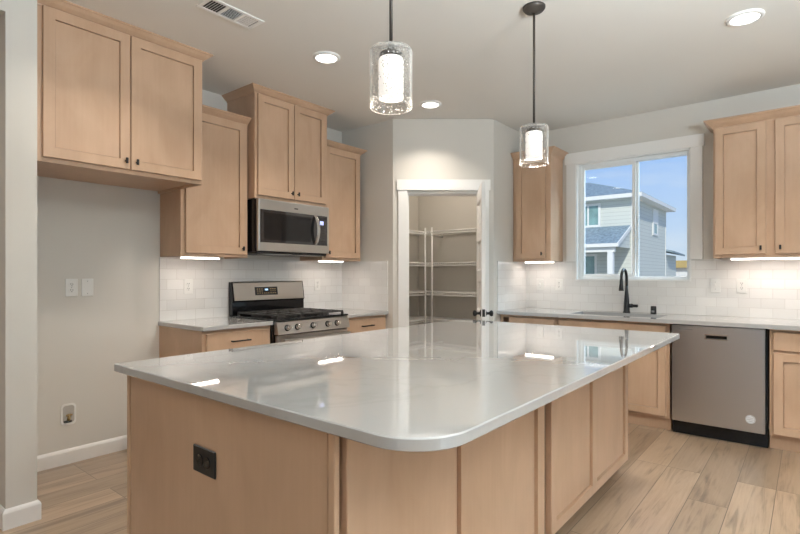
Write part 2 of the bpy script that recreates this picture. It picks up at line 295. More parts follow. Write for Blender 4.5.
# ------------------------------------------------------------------ mesh helpers
class MB:
    def __init__(s): s.bm = bmesh.new()
    def box(s, x0, x1, y0, y1, z0, z1, bev=0.0, seg=1):
        x0, x1 = sorted((x0, x1)); y0, y1 = sorted((y0, y1)); z0, z1 = sorted((z0, z1))
        vs = [s.bm.verts.new(p) for p in ((x0,y0,z0),(x1,y0,z0),(x1,y1,z0),(x0,y1,z0),(x0,y0,z1),(x1,y0,z1),(x1,y1,z1),(x0,y1,z1))]
        fs = [s.bm.faces.new([vs[i] for i in q]) for q in ((0,3,2,1),(4,5,6,7),(0,1,5,4),(1,2,6,5),(2,3,7,6),(3,0,4,7))]
        if bev > 0:
            es = list({e for f in fs for e in f.edges})
            bmesh.ops.bevel(s.bm, geom=es, offset=min(bev, 0.45*min(x1-x0, y1-y0, z1-z0)), segments=seg, profile=0.5, affect='EDGES')
        return s
    def obox(s, c, ex, ey, ez, hx, hy, hz):
        c = Vector(c); ex, ey, ez = Vector(ex).normalized(), Vector(ey).normalized(), Vector(ez).normalized()
        vs = [s.bm.verts.new(c + ex*hx*a + ey*hy*b + ez*hz*d) for d in (-1,1) for a, b in ((-1,-1),(1,-1),(1,1),(-1,1))]
        for q in ((0,3,2,1),(4,5,6,7),(0,1,5,4),(1,2,6,5),(2,3,7,6),(3,0,4,7)): s.bm.faces.new([vs[i] for i in q])
        return s
    def prism(s, poly, z0, z1):
        a = [s.bm.verts.new((x, y, z0)) for x, y in poly]; b = [s.bm.verts.new((x, y, z1)) for x, y in poly]
        n = len(poly)
        s.bm.faces.new(a[::-1]); s.bm.faces.new(b)
        for i in range(n): s.bm.faces.new((a[i], a[(i+1)%n], b[(i+1)%n], b[i]))
        return s
    def extrude(s, pts, vec):
        """closed 3D polygon swept along vec"""
        v = Vector(vec)
        a = [s.bm.verts.new(p) for p in pts]; b = [s.bm.verts.new(Vector(p) + v) for p in pts]
        n = len(pts); s.bm.faces.new(a[::-1]); s.bm.faces.new(b)
        for i in range(n): s.bm.faces.new((a[i], a[(i+1)%n], b[(i+1)%n], b[i]))
        return s
    def lathe(s, prof, c=(0,0,0), axis=(0,0,1), seg=24, smooth=True, cap=True):
        ax = Vector(axis).normalized(); c = Vector(c)
        u = ax.orthogonal().normalized(); v = ax.cross(u)
        rings = []
        for r, h in prof:
            rings.append([s.bm.verts.new(c + ax*h + (u*math.cos(2*math.pi*i/seg) + v*math.sin(2*math.pi*i/seg))*max(r, 1e-5)) for i in range(seg)])
        for k in range(len(rings)-1):
            for i in range(seg):
                f = s.bm.faces.new((rings[k][i], rings[k][(i+1)%seg], rings[k+1][(i+1)%seg], rings[k+1][i])); f.smooth = smooth
        if cap:
            s.bm.faces.new(rings[0][::-1]); s.bm.faces.new(rings[-1])
        return s
    def cyl(s, a, b, r, seg=12, r2=None):
        a, b = Vector(a), Vector(b)
        return s.lathe([(r, 0), (r if r2 is None else r2, (b-a).length)], a, b-a, seg)
    def tube(s, pts, radii, seg=12):
        pts = [Vector(p) for p in pts]
        if not hasattr(radii, '__len__'): radii = [radii]*len(pts)
        rings = []; up = None
        for i, p in enumerate(pts):
            d = (pts[min(i+1, len(pts)-1)] - pts[max(i-1, 0)]).normalized()
            if up is None: up = d.orthogonal().normalized()
            up = (up - d*up.dot(d)).normalized(); w = d.cross(up)
            rings.append([s.bm.verts.new(p + (up*math.cos(2*math.pi*k/seg) + w*math.sin(2*math.pi*k/seg))*radii[i]) for k in range(seg)])
        for k in range(len(rings)-1):
            for i in range(seg):
                f = s.bm.faces.new((rings[k][i], rings[k][(i+1)%seg], rings[k+1][(i+1)%seg], rings[k+1][i])); f.smooth = True
        s.bm.faces.new(rings[0][::-1]); s.bm.faces.new(rings[-1])
        return s
    def molding(s, path, prof, outsign=1):
        """open plan path, outward = right of travel * outsign; profile of (offset, z)"""
        P = [Vector((x, y)) for x, y in path]; n = len(P); rings = []
        for i in range(n):
            ns = []
            for a, b in ((i-1, i), (i, i+1)):
                if a >= 0 and b < n:
                    d = (P[b]-P[a]).normalized(); ns.append(Vector((d.y, -d.x))*outsign)
            m = sum(ns, Vector((0, 0)))
            if len(ns) == 2: m = m/(m.dot(ns[0]))
            rings.append([s.bm.verts.new((P[i].x+m.x*o, P[i].y+m.y*o, z)) for o, z in prof])
        k = len(prof)
        for i in range(n-1):
            for j in range(k): s.bm.faces.new((rings[i][j], rings[i][(j+1)%k], rings[i+1][(j+1)%k], rings[i+1][j]))
        s.bm.faces.new(rings[0]); s.bm.faces.new(rings[-1][::-1])
        return s
    def shaker(s, x0, x1, z0, z1, yb, yf, w=0.057, dep=0.012, bev=0.003, panels=None):
        """front faces -y; yb = back plane, yf = front plane (yf < yb). panels: list of (x0,x1,z0,z1) recesses (a row along x)"""
        if panels is None: panels = [(x0+w, x1-w, z0+w, z1-w)]
        B = s.bm
        def ring(a, b, c, d, y): return [B.verts.new(p) for p in ((a,y,c),(b,y,c),(b,y,d),(a,y,d))]
        def bridge(p, q):
            for i in range(4): B.faces.new((p[i], p[(i+1)%4], q[(i+1)%4], q[i]))
        back = ring(x0, x1, z0, z1, yb); side = ring(x0, x1, z0, z1, yf+bev); front = ring(x0+bev, x1-bev, z0+bev, z1-bev, yf)
        B.faces.new(back); bridge(back, side); bridge(side, front)
        xs = [x0+bev]
        for p in panels: xs += [p[0], p[1]]
        xs.append(x1-bev)
        # front face cut into strips around the recesses
        for i in range(len(xs)-1):
            if i % 2 == 0: B.faces.new([B.verts.new(q) for q in ((xs[i],yf,z0+bev),(xs[i+1],yf,z0+bev),(xs[i+1],yf,z1-bev),(xs[i],yf,z1-bev))])
        for a, b, c, d in panels:
            for lo, hi in ((z0+bev, c), (d, z1-bev)): B.faces.new([B.verts.new(q) for q in ((a,yf,lo),(b,yf,lo),(b,yf,hi),(a,yf,hi))])
            r0 = ring(a, b, c, d, yf); r1 = ring(a, b, c, d, yf+dep+.005); g = .004
            r2 = ring(a+g, b-g, c+g, d-g, yf+dep+.005); r3 = ring(a+g, b-g, c+g, d-g, yf+dep)
            bridge(r0, r1); bridge(r1, r2); bridge(r2, r3); B.faces.new(r3)
        return s
    def build(s, name, mat, parent=None, loc=None):
        bmesh.ops.recalc_face_normals(s.bm, faces=s.bm.faces[:])
        me = bpy.data.meshes.new(name); 
        if parent is None and loc is None:
            xs = [v.co.x for v in s.bm.verts]; ys = [v.co.y for v in s.bm.verts]; zs = [v.co.z for v in s.bm.verts]
            loc = Vector(((min(xs)+max(xs))/2, (min(ys)+max(ys))/2, min(zs)))
            bmesh.ops.translate(s.bm, verts=s.bm.verts[:], vec=-loc)
        s.bm.to_mesh(me); s.bm.free()
        me.materials.append(M[mat] if isinstance(mat, str) else mat)
        o = bpy.data.objects.new(name, me); COL.objects.link(o)
        if parent is not None: o.parent = parent
        if loc is not None: o.location = loc
        return o
def tag(o, label, cat, group=None, kind=None):
    o['label'] = label; o['category'] = cat
    if group: o['group'] = group
    if kind: o['kind'] = kind
    return o
def thing(name, label, cat, loc=(0,0,0), rz=0.0, group=None, kind=None):
    o = bpy.data.objects.new(name, None); COL.objects.link(o); o.empty_display_size = 0.1
    o.location = loc; o.rotation_euler = (0, 0, rz)
    return tag(o, label, cat, group, kind)
def struct(name, mb, mat, label, cat, parent=None, world_origin=True):
    o = mb.build(name, mat, parent, Vector((0,0,0)) if world_origin else None)
    o['kind'] = 'structure'
    if parent is None: o['label'] = label; o['category'] = cat
    return o

# ------------------------------------------------------------------ dimensions
XL, YB, ZC = -3.82, 5.06, 2.755          # left wall, window wall, ceiling
CT, CTH = 0.90, 0.031                     # counter top height, slab thickness
A = Vector((-3.12, 3.726)); Bp = Vector((-2.37, 4.345)); dv = (Bp-A).normalized(); nv = Vector((-dv.y, dv.x)); DL = (Bp-A).length

# ------------------------------------------------------------------ shell
f = MB().box(-6.0, 4.35, -4.75, 5.21, -0.12, 0.0); struct('floor', f, 'floor', 'wide light oak plank floor', 'floor')
f = MB().box(-6.0, 4.35, -4.75, 5.21, ZC, ZC+0.15); struct('ceiling', f, 'ceil', 'flat painted ceiling with recessed lights', 'ceiling')
WX0, WX1, WZ0, WZ1 = -1.83, -0.81, 1.195, 2.372
f = MB()
f.box(-3.98, WX0, YB, YB+0.15, 0, ZC); f.box(WX1, 4.35, YB, YB+0.15, 0, ZC); f.box(WX0, WX1, YB, YB+0.15, 0, WZ0); f.box(WX0, WX1, YB, YB+0.15, WZ1, ZC)
struct('wall_back', f, 'wall', 'greige wall with the window over the sink', 'wall')
f = MB().box(XL-0.15, XL, 0.60, YB, 0, ZC); struct('wall_left', f, 'wall', 'greige wall behind the range and the empty fridge alcove', 'wall')
f = MB().box(XL, -3.07, 0.697, 0.828, 0, ZC); f.box(-3.20, -3.07, -0.75, 0.697, 2.55, ZC); f.box(-3.20, -3.07, -4.6, -0.75, 0, ZC)
struct('wall_hall', f, 'wall', 'greige wall stub beside the fridge alcove with hall opening', 'wall')
f = MB().box(-6.0, XL, 0.60, 0.697, 0, ZC); f.box(-6.0, -5.85, -4.6, 0.60, 0, ZC); struct('wall_corridor', f, 'wall', 'corridor wall beyond the hall opening', 'wall')
f = MB()   # right wall with the patio door opening
f.box(4.2, 4.35, -4.6, 0.25, 0, ZC); f.box(4.2, 4.35, 2.65, YB, 0, ZC); f.box(4.2, 4.35, 0.25, 2.65, 2.2, ZC)
struct('wall_right', f, 'wall', 'dining room wall with a wide patio opening', 'wall')
f = MB()   # front wall with the living room window opening
f.box(-6.0, -1.1, -4.75, -4.6, 0, ZC); f.box(1.9, 4.35, -4.75, -4.6, 0, ZC); f.box(-1.1, 1.9, -4.75, -4.6, 0, 0.6); f.box(-1.1, 1.9, -4.75, -4.6, 2.3, ZC)
struct('wall_front', f, 'wall', 'living room wall with a broad window opening', 'wall')
S0, S1, DZ = 0.135, 0.845, 2.045
T = 0.11
def dpt(s_, t_): p = A + dv*s_ + nv*t_; return (p.x, p.y)
f = MB()
f.box(XL, A.x, A.y, A.y+T, 0, ZC)
f.box(Bp.x-T, Bp.x, Bp.y, YB, 0, ZC)
f.prism([dpt(0,0), dpt(S0,0), dpt(S0,T), dpt(0,T)], 0, ZC)
f.prism([dpt(S1,0), dpt(DL,0), dpt(DL,T), dpt(S1,T)], 0, ZC)
f.prism([dpt(S0,0), dpt(S1,0), dpt(S1,T), dpt(S0,T)], DZ, ZC)
struct('wall_pantry', f, 'wall', 'angled greige wall of the corner pantry', 'wall')

# baseboards
BPROF = [(0.0, 0.001), (0.014, 0.001), (0.014, 0.082), (0.010, 0.092), (0.004, 0.100), (0.0, 0.100)]
f = MB().molding([(XL+.0005, 1.795), (XL+.0005, 0.8285), (-3.0695, 0.8285), (-3.0695, 0.6965), (XL, 0.6965)], BPROF, -1)
struct('baseboard_left', f, 'trim', 'white baseboard around the fridge alcove and wall stub', 'baseboard')
f = MB().molding([dpt(0.92, -.0005), (Bp.x+.0005, Bp.y), (Bp.x+.0005, 4.43)], BPROF, 1)
f.molding([(-3.17, A.y-.0005), (A.x, A.y-.0005), dpt(0.06, -.0005)], BPROF, 1)
struct('baseboard_pantry', f, 'trim', 'white baseboard beside the pantry door', 'baseboard')

# backsplash tile
f = MB().box(XL, XL+0.008, 1.805, A.y, CT, 1.387); f2 = struct('backsplash_left', f, 'tileY', 'white glossy subway tile behind the range', 'backsplash')
f = MB().box(XL+0.008, -3.183, A.y-0.008, A.y, CT, 1.387); struct('backsplash_return', f, 'tileX', 'white subway tile on the wall return right of the range', 'backsplash')
f = MB()
f.box(Bp.x, WX0, YB-0.008, YB, CT, 1.387); f.box(WX0, WX1, YB-0.008, YB, CT, WZ0); f.box(WX1, 0.70, YB-0.008, YB, CT, 1.387)
struct('backsplash_back', f, 'tileX', 'white subway tile under the window', 'backsplash')
f = MB().box(Bp.x, Bp.x+0.008, 4.413, YB-0.008, CT, 1.387); struct('backsplash_pantry', f, 'tileY', 'white subway tile on the return beside the pantry', 'backsplash')

# ------------------------------------------------------------------ window over the sink
win = thing('window_1', 'white sliding window over the kitchen sink', 'window', (0, 0, 0), 0, None, 'structure')
f = MB()
f.box(-1.922, WX0+.004, YB-0.02, YB, 1.388, WZ1, .002); f.box(WX1-.004, -0.722, YB-0.02, YB, 1.388, WZ1, .002)
f.box(-1.937, -0.708, YB-0.026, YB, WZ1-.002, 2.478, .002)
struct('casing', f, 'trim', '', '', win)
f = MB()   # jamb liner
f.box(WX0, WX0+.012, YB-0.012, YB+.09, WZ0, WZ1); f.box(WX1-.012, WX1, YB-0.012, YB+.09, WZ0, WZ1); f.box(WX0, WX1, YB-.012, YB+.09, WZ1-.012, WZ1); f.box(WX0, WX1, YB-.014, YB+.09, WZ0, WZ0+.012)
struct('jamb', f, 'trim', '', '', win)
def rect_frame(mb, x0, x1, z0, z1, w, y0, y1, b=.003):
    mb.box(x0, x0+w, y0, y1, z0, z1, b); mb.box(x1-w, x1, y0, y1, z0, z1, b); mb.box(x0+w, x1-w, y0, y1, z0, z0+w, b); mb.box(x0+w, x1-w, y0, y1, z1-w, z1, b)
f = MB(); rect_frame(f, WX0+.012, WX1-.012, WZ0+.012, WZ1-.012, 0.030, YB+.045, YB+.115); struct('window_frame', f, 'vinyl', '', '', win)
f = MB(); rect_frame(f, -1.792, -1.283, WZ0+.036, WZ1-.036, 0.030, YB+.052, YB+.078); sash = struct('sliding_sash', f, 'vinyl', '', '', win)
f = MB().box(-1.764, -1.311, YB+.063, YB+.067, WZ0+.064, WZ1-.064); struct('pane', f, 'pane', '', '', sash)
f = MB(); f.box(-1.318, -1.262, YB+.082, YB+.108, WZ0+.045, WZ1-.045, .003); sash2 = struct('fixed_mullion', f, 'vinyl', '', '', win)
f = MB().box(-1.264, WX1-.040, YB+.093, YB+.097, WZ0+.045, WZ1-.045); struct('pane', f, 'pane', '', '', sash2)

# ------------------------------------------------------------------ pantry door, casing
f = MB()
def cas(s0, s1, z0, z1, t0, t1): f.prism([dpt(s0,t0), dpt(s1,t0), dpt(s1,t1), dpt(s0,t1)], z0, z1)
cas(0.052, S0, 0, 2.068, -.018, 0); cas(S1+.004, 0.925, 0, 2.068, -.018, 0); cas(0.038, 0.938, 2.066, 2.168, -.024, 0)
cas(S0, S0+.012, 0, DZ, -.004, T+.004); cas(S1-.012, S1, 0, DZ, -.004, T+.004); cas(S0+.012, S1-.012, DZ-.012, DZ, -.004, T+.004)
cas(S0+.012, S0+.022, 0, DZ-.012, .045, .075); cas(S0+.022, S1-.012, DZ-.022, DZ-.012, .045, .075)
tr1 = struct('trim_1', f, 'trim', 'white casing around the pantry doorway', 'door trim')
f = MB(); cas(S0+.0121, S0+.0135, 0.86, 0.93, .006, .034); o = f.build('strike_plate', 'black', tr1)

DW_, DT_ = 0.695, 0.035
hinge = A + dv*0.806 - nv*0.010
best = None
import itertools
ang = R(-56.2)
door = thing('door_1', 'white panelled pantry door swung open towards the kitchen', 'door', (hinge.x, hinge.y, 0.012), ang, None, 'structure')
f = MB(); H = 2.015; sw = 0.105
pitch = []
z = 0.20; ph = (H-0.20-0.115-4*0.095)/5
rails = [(0, 0.20)]
for i in range(5):
    z0 = 0.20 + i*(ph+0.095); rails.append((z0+ph, z0+ph+0.095 if i < 4 else H)); pitch.append((z0, z0+ph))
f.box(0, sw, 0, DT_, 0, H, .002); f.box(DW_-sw, DW_, 0, DT_, 0, H, .002)
for a, b in rails: f.box(sw, DW_-sw, 0, DT_, a, b)
for a, b in pitch:
    for y0, y1, sgn in ((0.0125, 0.0175, 1), (0.0175, 0.0225, 1)): f.box(sw, DW_-sw, y0, y1, a, b)
    # sloped sticking on both faces
    for yf_, yp in ((0.0, 0.0125), (DT_, 0.0225)):
        for (p, q, r_, s_) in (((sw,a),(DW_-sw,a),(DW_-sw-.016,a+.016),(sw+.016,a+.016)), ((sw,b),(DW_-sw,b),(DW_-sw-.016,b-.016),(sw+.016,b-.016)), ((sw,a),(sw,b),(sw+.016,b-.016),(sw+.016,a+.016)), ((DW_-sw,a),(DW_-sw,b),(DW_-sw-.016,b-.016),(DW_-sw-.016,a+.016))):
            f.bm.faces.new([f.bm.verts.new(v) for v in ((p[0],yf_,p[1]),(q[0],yf_,q[1]),(r_[0],yp,r_[1]),(s_[0],yp,s_[1]))])
f.build('slab', 'trim', door)
f = MB()
for sgn, y in ((-1, 0.0), (1, DT_)):
    f.lathe([(0.030, 0), (0.030, .006), (0.013, .012), (0.011, .032), (0.022, .040), (0.027, .052), (0.022, .064), (0.006, .068)], (DW_-.062, y, 0.918), (0, sgn, 0), 20)
f.build('knob', 'black', door)
f = MB().box(DW_-.0005, DW_+.0012, .006, .029, 0.893, 0.955); f.build('latch_plate', 'black', door)
f = MB()
for zz in (0.2, 1.0, 1.8): f.cyl((-.006, DT_+.004, zz), (-.006, DT_+.004, zz+.09), .007, 10)
f.build('hinge', 'black', door)

# pantry wire shelving
zs = (0.40, 0.733, 1.05, 1.384, 1.745); words = ('lowest', 'second lowest', 'middle', 'second highest', 'topmost')
SD = 0.375
for z_, w_ in zip(zs, words):
    f = MB()
    y0, y1 = 3.86, YB-.01
    for x, zz in ((XL+.02, z_), (XL+SD*.5, z_), (XL+SD, z_), (XL+SD+.006, z_-.03)): f.cyl((x, y0, zz), (x, y1, zz), .0085, 6)
    n = 40
    for i in range(n):
        y = y0 + (y1-y0)*(i+.5)/n; f.cyl((XL+.012, y, z_+.004), (XL+SD+.003, y, z_+.004), .0036, 5)
        f.cyl((XL+SD+.004, y, z_+.004), (XL+SD+.008, y, z_-.03), .0036, 5)
    tag(f.build('wire_shelf', 'shelf'), f'white wire shelf along the pantry left wall, {w_} of its stack', 'shelf', 'pantry wire shelves')
    f = MB(); x0, x1 = XL+SD+.02, Bp.x-T-.01
    for y, zz in ((YB-.02, z_), (YB-SD*.5, z_), (YB-SD, z_), (YB-SD-.006, z_-.03)): f.cyl((x0, y, zz), (x1, y, zz), .0085, 6)
    n = 34
    for i in range(n):
        x = x0 + (x1-x0)*(i+.5)/n; f.cyl((x, YB-.012, z_+.004), (x, YB-SD-.003, z_+.004), .0036, 5)
        f.cyl((x, YB-SD-.004, z_+.004), (x, YB-SD-.008, z_-.03), .0036, 5)
    tag(f.build('wire_shelf', 'shelf'), f'white wire shelf along the pantry back wall, {w_} of its stack', 'shelf', 'pantry wire shelves')
for (x, y), l_ in (((XL+SD+.022, YB-SD-.02), 'white shelf support pole at the left wall shelves, pantry corner'), ((XL+SD+.118, YB-SD-.022), 'white shelf support pole at the back wall shelves, pantry corner')):
    f = MB().cyl((x, y, 0.0), (x, y, 1.79), .010, 10)
    tag(f.build('shelf_pole', 'shelf'), l_, 'pole', 'pantry shelf poles')

# ------------------------------------------------------------------ cabinet builders (local: x along the wall, -y to the room)
def knob(parent, x, y, z):
    k = MB(); k.cyl((x, y, z), (x, y-.018, z), .0045, 8); k.box(x-.0065, x+.0065, y-.028, y-.017, z-.017, z+.017, .002)
    return k.build('knob', 'black', parent)
def pull(parent, x, y, z, L_=0.155):
    k = MB(); k.box(x-L_/2, x+L_/2, y-.034, y-.026, z-.005, z+.005, .002)
    for s_ in (-1, 1): k.box(x+s_*(L_/2-.012)-.005, x+s_*(L_/2-.012)+.005, y-.028, y, z-.004, z+.004)
    return k.build('handle', 'black', parent)
CROWN = [(0.0, -0.010), (0.004, -0.010), (0.006, -0.002), (0.013, 0.003), (0.030, 0.016), (0.043, 0.030), (0.052, 0.034), (0.052, 0.0425), (0.0, 0.0425)]
def wall_cab(label, loc, rz, w, d, z0, z1, doors, crown=(False, False), stile=(0.025, 0.025), crown_scale=1.0, mids=()):
    """doors: (x0, x1, z0, z1, knob x or None)"""
    t = thing('wall_cabinet', label, 'cabinet', (loc[0], loc[1], 0), rz, 'maple wall cabinets')
    b = MB(); th = .016
    b.box(0, th, -d+.018, -.001, z0, z1); b.box(w-th, w, -d+.018, -.001, z0, z1); b.box(th, w-th, -d+.018, -.001, z0+.018, z0+.034); b.box(th, w-th, -d+.018, -.001, z1-th, z1); b.box(th, w-th, -.008, -.001, z0+.034, z1-th)
    b.build('body', 'wood', t)
    fr = MB()
    fr.box(0, stile[0]+.012, -d, -d+.018, z0, z1, .001); fr.box(w-stile[1]-.012, w, -d, -d+.018, z0, z1, .001)
    fr.box(stile[0]+.012, w-stile[1]-.012, -d, -d+.018, z0, z0+.038, .001); fr.box(stile[0]+.012, w-stile[1]-.012, -d, -d+.018, z1-.04, z1, .001)
    for a, c in mids: fr.box(a, c, -d, -d+.018, z0+.038, z1-.04)
    fr.build('face_frame', 'wood', t)
    for x0, x1, a, c, kx in doors:
        dm = MB().shaker(x0, x1, a, c, -d-.001, -d-.021); do = dm.build('door', 'wood', t)
        if kx is not None: knob(do, kx, -d-.021, a+.048)
    pth = []
    if crown[0]: pth.append((0, -.002))
    pth += [(0, -d), (w, -d)]
    if crown[1]: pth.append((w, -.002))
    cm = MB().molding(pth, [(o*(1+(crown_scale-1)*.6), z1+zz*crown_scale) for o, zz in CROWN], 1)
    cm.build('crown_molding', 'wood', t)
    return t
LW = lambda y: (XL+.0005, y)      # left wall placing (rotated 90 deg)
BW = lambda x: (x, YB-.0005)
Q = R(90)
# fridge cabinet
wall_cab('deep two-door maple cabinet hung over the empty fridge alcove', LW(0.832), Q, 0.979, 0.61, 1.865, 2.712,
         [(0.055, 0.503, 1.89, 2.703, 0.503-.028), (0.509, 0.965, 1.89, 2.703, 0.509+.028)], (False, True), (.045, .016))
# left of the range
wall_cab('single-door maple wall cabinet between fridge alcove and microwave', LW(1.812), Q, 0.555, 0.312, 1.388, 2.461,
         [(0.030, 0.530, 1.412, 2.449, 0.530-.035)], (False, False), (.02, .02))
# over the microwave
wall_cab('two-door maple cabinet mounted right above the microwave', LW(2.380), Q, 0.775, 0.39, 1.868, 2.712,
         [(0.022, 0.381, 1.892, 2.703, 0.381-.030), (0.387, 0.747, 1.892, 2.703, 0.387+.030)], (True, True), (.014, .02))
# right of the range
wall_cab('single-door maple wall cabinet between microwave and pantry wall', LW(3.160), Q, 0.517, 0.312, 1.388, 2.461,
         [(0.030, 0.490, 1.412, 2.449, 0.030+.035)], (False, True), (.02, .02))
# left of window
wall_cab('narrow single-door maple wall cabinet left of the window', BW(-2.365), 0, 0.400, 0.312, 1.388, 2.438,
         [(0.040, 0.352, 1.412, 2.425, 0.352-.032)], (False, True), (.03, .035), 1.28)
# right of window
wall_cab('wide two-door maple wall cabinet right of the window', BW(-0.605), 0, 0.750, 0.312, 1.388, 2.438,
         [(0.012, 0.346, 1.412, 2.425, 0.346-.032), (0.401, 0.735, 1.412, 2.425, 0.401+.032)], (True, True), (.008, .01), 1.28, ((.335, .412),))

def base_cab(label, loc, rz, w, doors=(), drawers=(), d=0.585, toe=True, ends=(False, False)):
    t = thing('base_cabinet', label, 'cabinet', (loc[0], loc[1], 0), rz, 'maple base cabinets')
    z0, z1 = 0.102, CT-CTH-.001
    b = MB(); th = .016
    b.box(0, th, -d+.018, -.001, 0.001 if ends[0] else z0, z1); b.box(w-th, w, -d+.018, -.001, 0.001 if ends[1] else z0, z1); b.box(th, w-th, -d+.018, -.001, z0, z0+th); b.box(th, w-th, -.008, -.001, z0+th, z1)
    b.build('body', 'wood', t)
    fr = MB(); st = .03
    fr.box(0, st, -d, -d+.018, z0, z1, .001); fr.box(w-st, w, -d, -d+.018, z0, z1, .001); fr.box(st, w-st, -d, -d+.018, z0, z0+.03); fr.box(st, w-st, -d, -d+.018, z1-.03, z1)
    fr.box(st, w-st, -d, -d+.018, .69, .73)
    fr.build('face_frame', 'wood', t)
    k = MB().box(0.0005 if not ends[0] else .016, w-.0005 if not ends[1] else w-.016, -d+.045, -d+.06, 0.001, z0); k.build('toe_kick', 'wood', t)
    for x0, x1, a, c, kx in doors:
        do = MB().shaker(x0, x1, a, c, -d-.001, -d-.021).build('door', 'wood', t)
        if kx is not None: knob(do, kx, -d-.021, c-.048)
    for x0, x1, a, c, hd in drawers:
        do = MB().box(x0, x1, -d-.021, -d-.001, a, c, .003).build('drawer', 'wood', t)
        if hd: pull(do, (x0+x1)/2, -d-.021, (a+c)/2)
    return t
# left run
base_cab('maple base cabinet left of the range with exposed end', LW(1.806), Q, 0.562, [(0.026, 0.537, 0.122, 0.698, 0.50)], [(0.026, 0.537, 0.716, 0.846, True)], 0.61, ends=(True, False))
base_cab('maple base cabinet right of the range by pantry wall', LW(3.142), Q, 0.581, [(0.026, 0.553, 0.122, 0.698, 0.07)], [(0.026, 0.553, 0.716, 0.846, True)], 0.61)
# window run
base_cab('corner maple base cabinet beside the pantry wall', BW(-2.366), 0, 0.575, [(0.10, 0.549, 0.122, 0.698, 0.14)], [(0.10, 0.549, 0.716, 0.846, False)])
base_cab('maple sink cabinet under the window', BW(-1.788), 0, 0.922, [(0.026, 0.455, 0.122, 0.698, None), (0.461, 0.896, 0.122, 0.698, None)], [(0.026, 0.896, 0.716, 0.846, False)])
base_cab('maple base cabinet right of the dishwasher', BW(-0.225), 0, 0.915, [(0.022, 0.452, 0.118, 0.698, None), (0.462, 0.893, 0.118, 0.698, None)], [(0.022, 0.452, 0.716, 0.846, False), (0.462, 0.893, 0.716, 0.846, False)])

# countertops
def slab(mb, x0, x1, y0, y1): mb.box(x0, x1, y0, y1, CT-CTH, CT, .003)
f = MB(); slab(f, XL+.0005, -3.172, 1.795, 2.369); tag(f.build('countertop', 'quartz'), 'white quartz countertop left of the range', 'countertop', 'quartz countertops')
f = MB(); slab(f, XL+.0005, -3.172, 3.141, A.y-.0005); tag(f.build('countertop', 'quartz'), 'white quartz countertop right of the range', 'countertop', 'quartz countertops')
SX0, SX1, SY0, SY1 = -1.70, -0.96, 4.52, 4.90
f = MB(); y0 = 4.41
z0_ = CT-CTH
def ringquad(mb, z):
    o = [(Bp.x+.0005, y0), (0.70, y0), (0.70, YB-.0005), (Bp.x+.0005, YB-.0005)]; i = [(SX0, SY0), (SX1, SY0), (SX1, SY1), (SX0, SY1)]
    ov = [mb.bm.verts.new((x, y, z)) for x, y in o]; iv = [mb.bm.verts.new((x, y, z)) for x, y in i]
    for k in range(4): mb.bm.faces.new((ov[k], ov[(k+1)%4], iv[(k+1)%4], iv[k]))
    return ov, iv
a = ringquad(f, z0_); b = ringquad(f, CT)
for k in range(4):
    f.bm.faces.new((a[0][k], a[0][(k+1)%4], b[0][(k+1)%4], b[0][k])); f.bm.faces.new((a[1][k], a[1][(k+1)%4], b[1][(k+1)%4], b[1][k]))
tag(f.build('countertop', 'quartz'), 'long white quartz countertop under the window with sink cutout', 'countertop', 'quartz countertops')
# sink
t = thing('kitchen_sink', 'undermount stainless sink set in the window countertop', 'sink', ((SX0+SX1)/2, (SY0+SY1)/2, 0.66))
f = MB(); hw, hd = (SX1-SX0)/2+.004, (SY1-SY0)/2+.004; zt = CT-CTH-.66-.0008
def rr(hx, hy, z, r=.05, n=5):
    out = []
    for cx, cy, a0 in ((hx-r, hy-r, 0), (-hx+r, hy-r, 90), (-hx+r, -hy+r, 180), (hx-r, -hy+r, 270)):
        for i in range(n+1): q = R(a0+90*i/n); out.append((cx+r*math.cos(q), cy+r*math.sin(q), z))
    return out
rings = [[f.bm.verts.new(p) for p in rr(*q)] for q in ((hw+.02, hd+.02, zt), (hw, hd, zt), (hw-.004, hd-.004, .03), (hw-.04, hd-.04, .005), (hw+.02, hd+.02, zt-.003))]
m_ = len(rings[0])
for k in (0, 1, 2):
    for i in range(m_): fc = f.bm.faces.new((rings[k][i], rings[k][(i+1)%m_], rings[k+1][(i+1)%m_], rings[k+1][i])); fc.smooth = True
f.bm.faces.new(rings[3]); 
for i in range(m_): f.bm.faces.new((rings[0][i], rings[0][(i+1)%m_], rings[4][(i+1)%m_], rings[4][i]))
f.build('basin', 'steel', t)
f = MB().lathe([(.045, 0.0055), (.043, .008), (.02, .0065)], (0, 0, 0), (0, 0, 1), 20); f.build('drain', 'chrome', t)

# faucet
fx, fy = -1.325, 4.975
t = thing('kitchen_faucet', 'matte black gooseneck faucet behind the sink', 'faucet', (fx, fy, CT+.0005))
f = MB().lathe([(.031, 0), (.031, .008), (.027, .014), (.026, .05), (.022, .12), (.0155, .20), (.013, .25)], (0,0,0), (0,0,1), 24); f.build('body', 'black', t)
f = MB(); pts = [(0, 0, .24)]; 
for i in range(0, 19):
    q = R(180*i/18); pts.append((0, -.085+.085*math.cos(q), .315+.085*math.sin(q)))
f.tube(pts, .0125, 14); f.build('spout', 'black', t)
f = MB().lathe([(.0125, 0), (.014, .01), (.015, .05), (.022, .105), (.021, .112)], (0, -.170, .318), (0, -.02, -1), 20); f.build('spray_head', 'black', t)
f = MB(); f.cyl((.015, 0, .065), (.052, 0, .065), .0185, 16); f.box(.050, .098, -.014, .014, .052, .078, .005); f.build('handle', 'black', t)
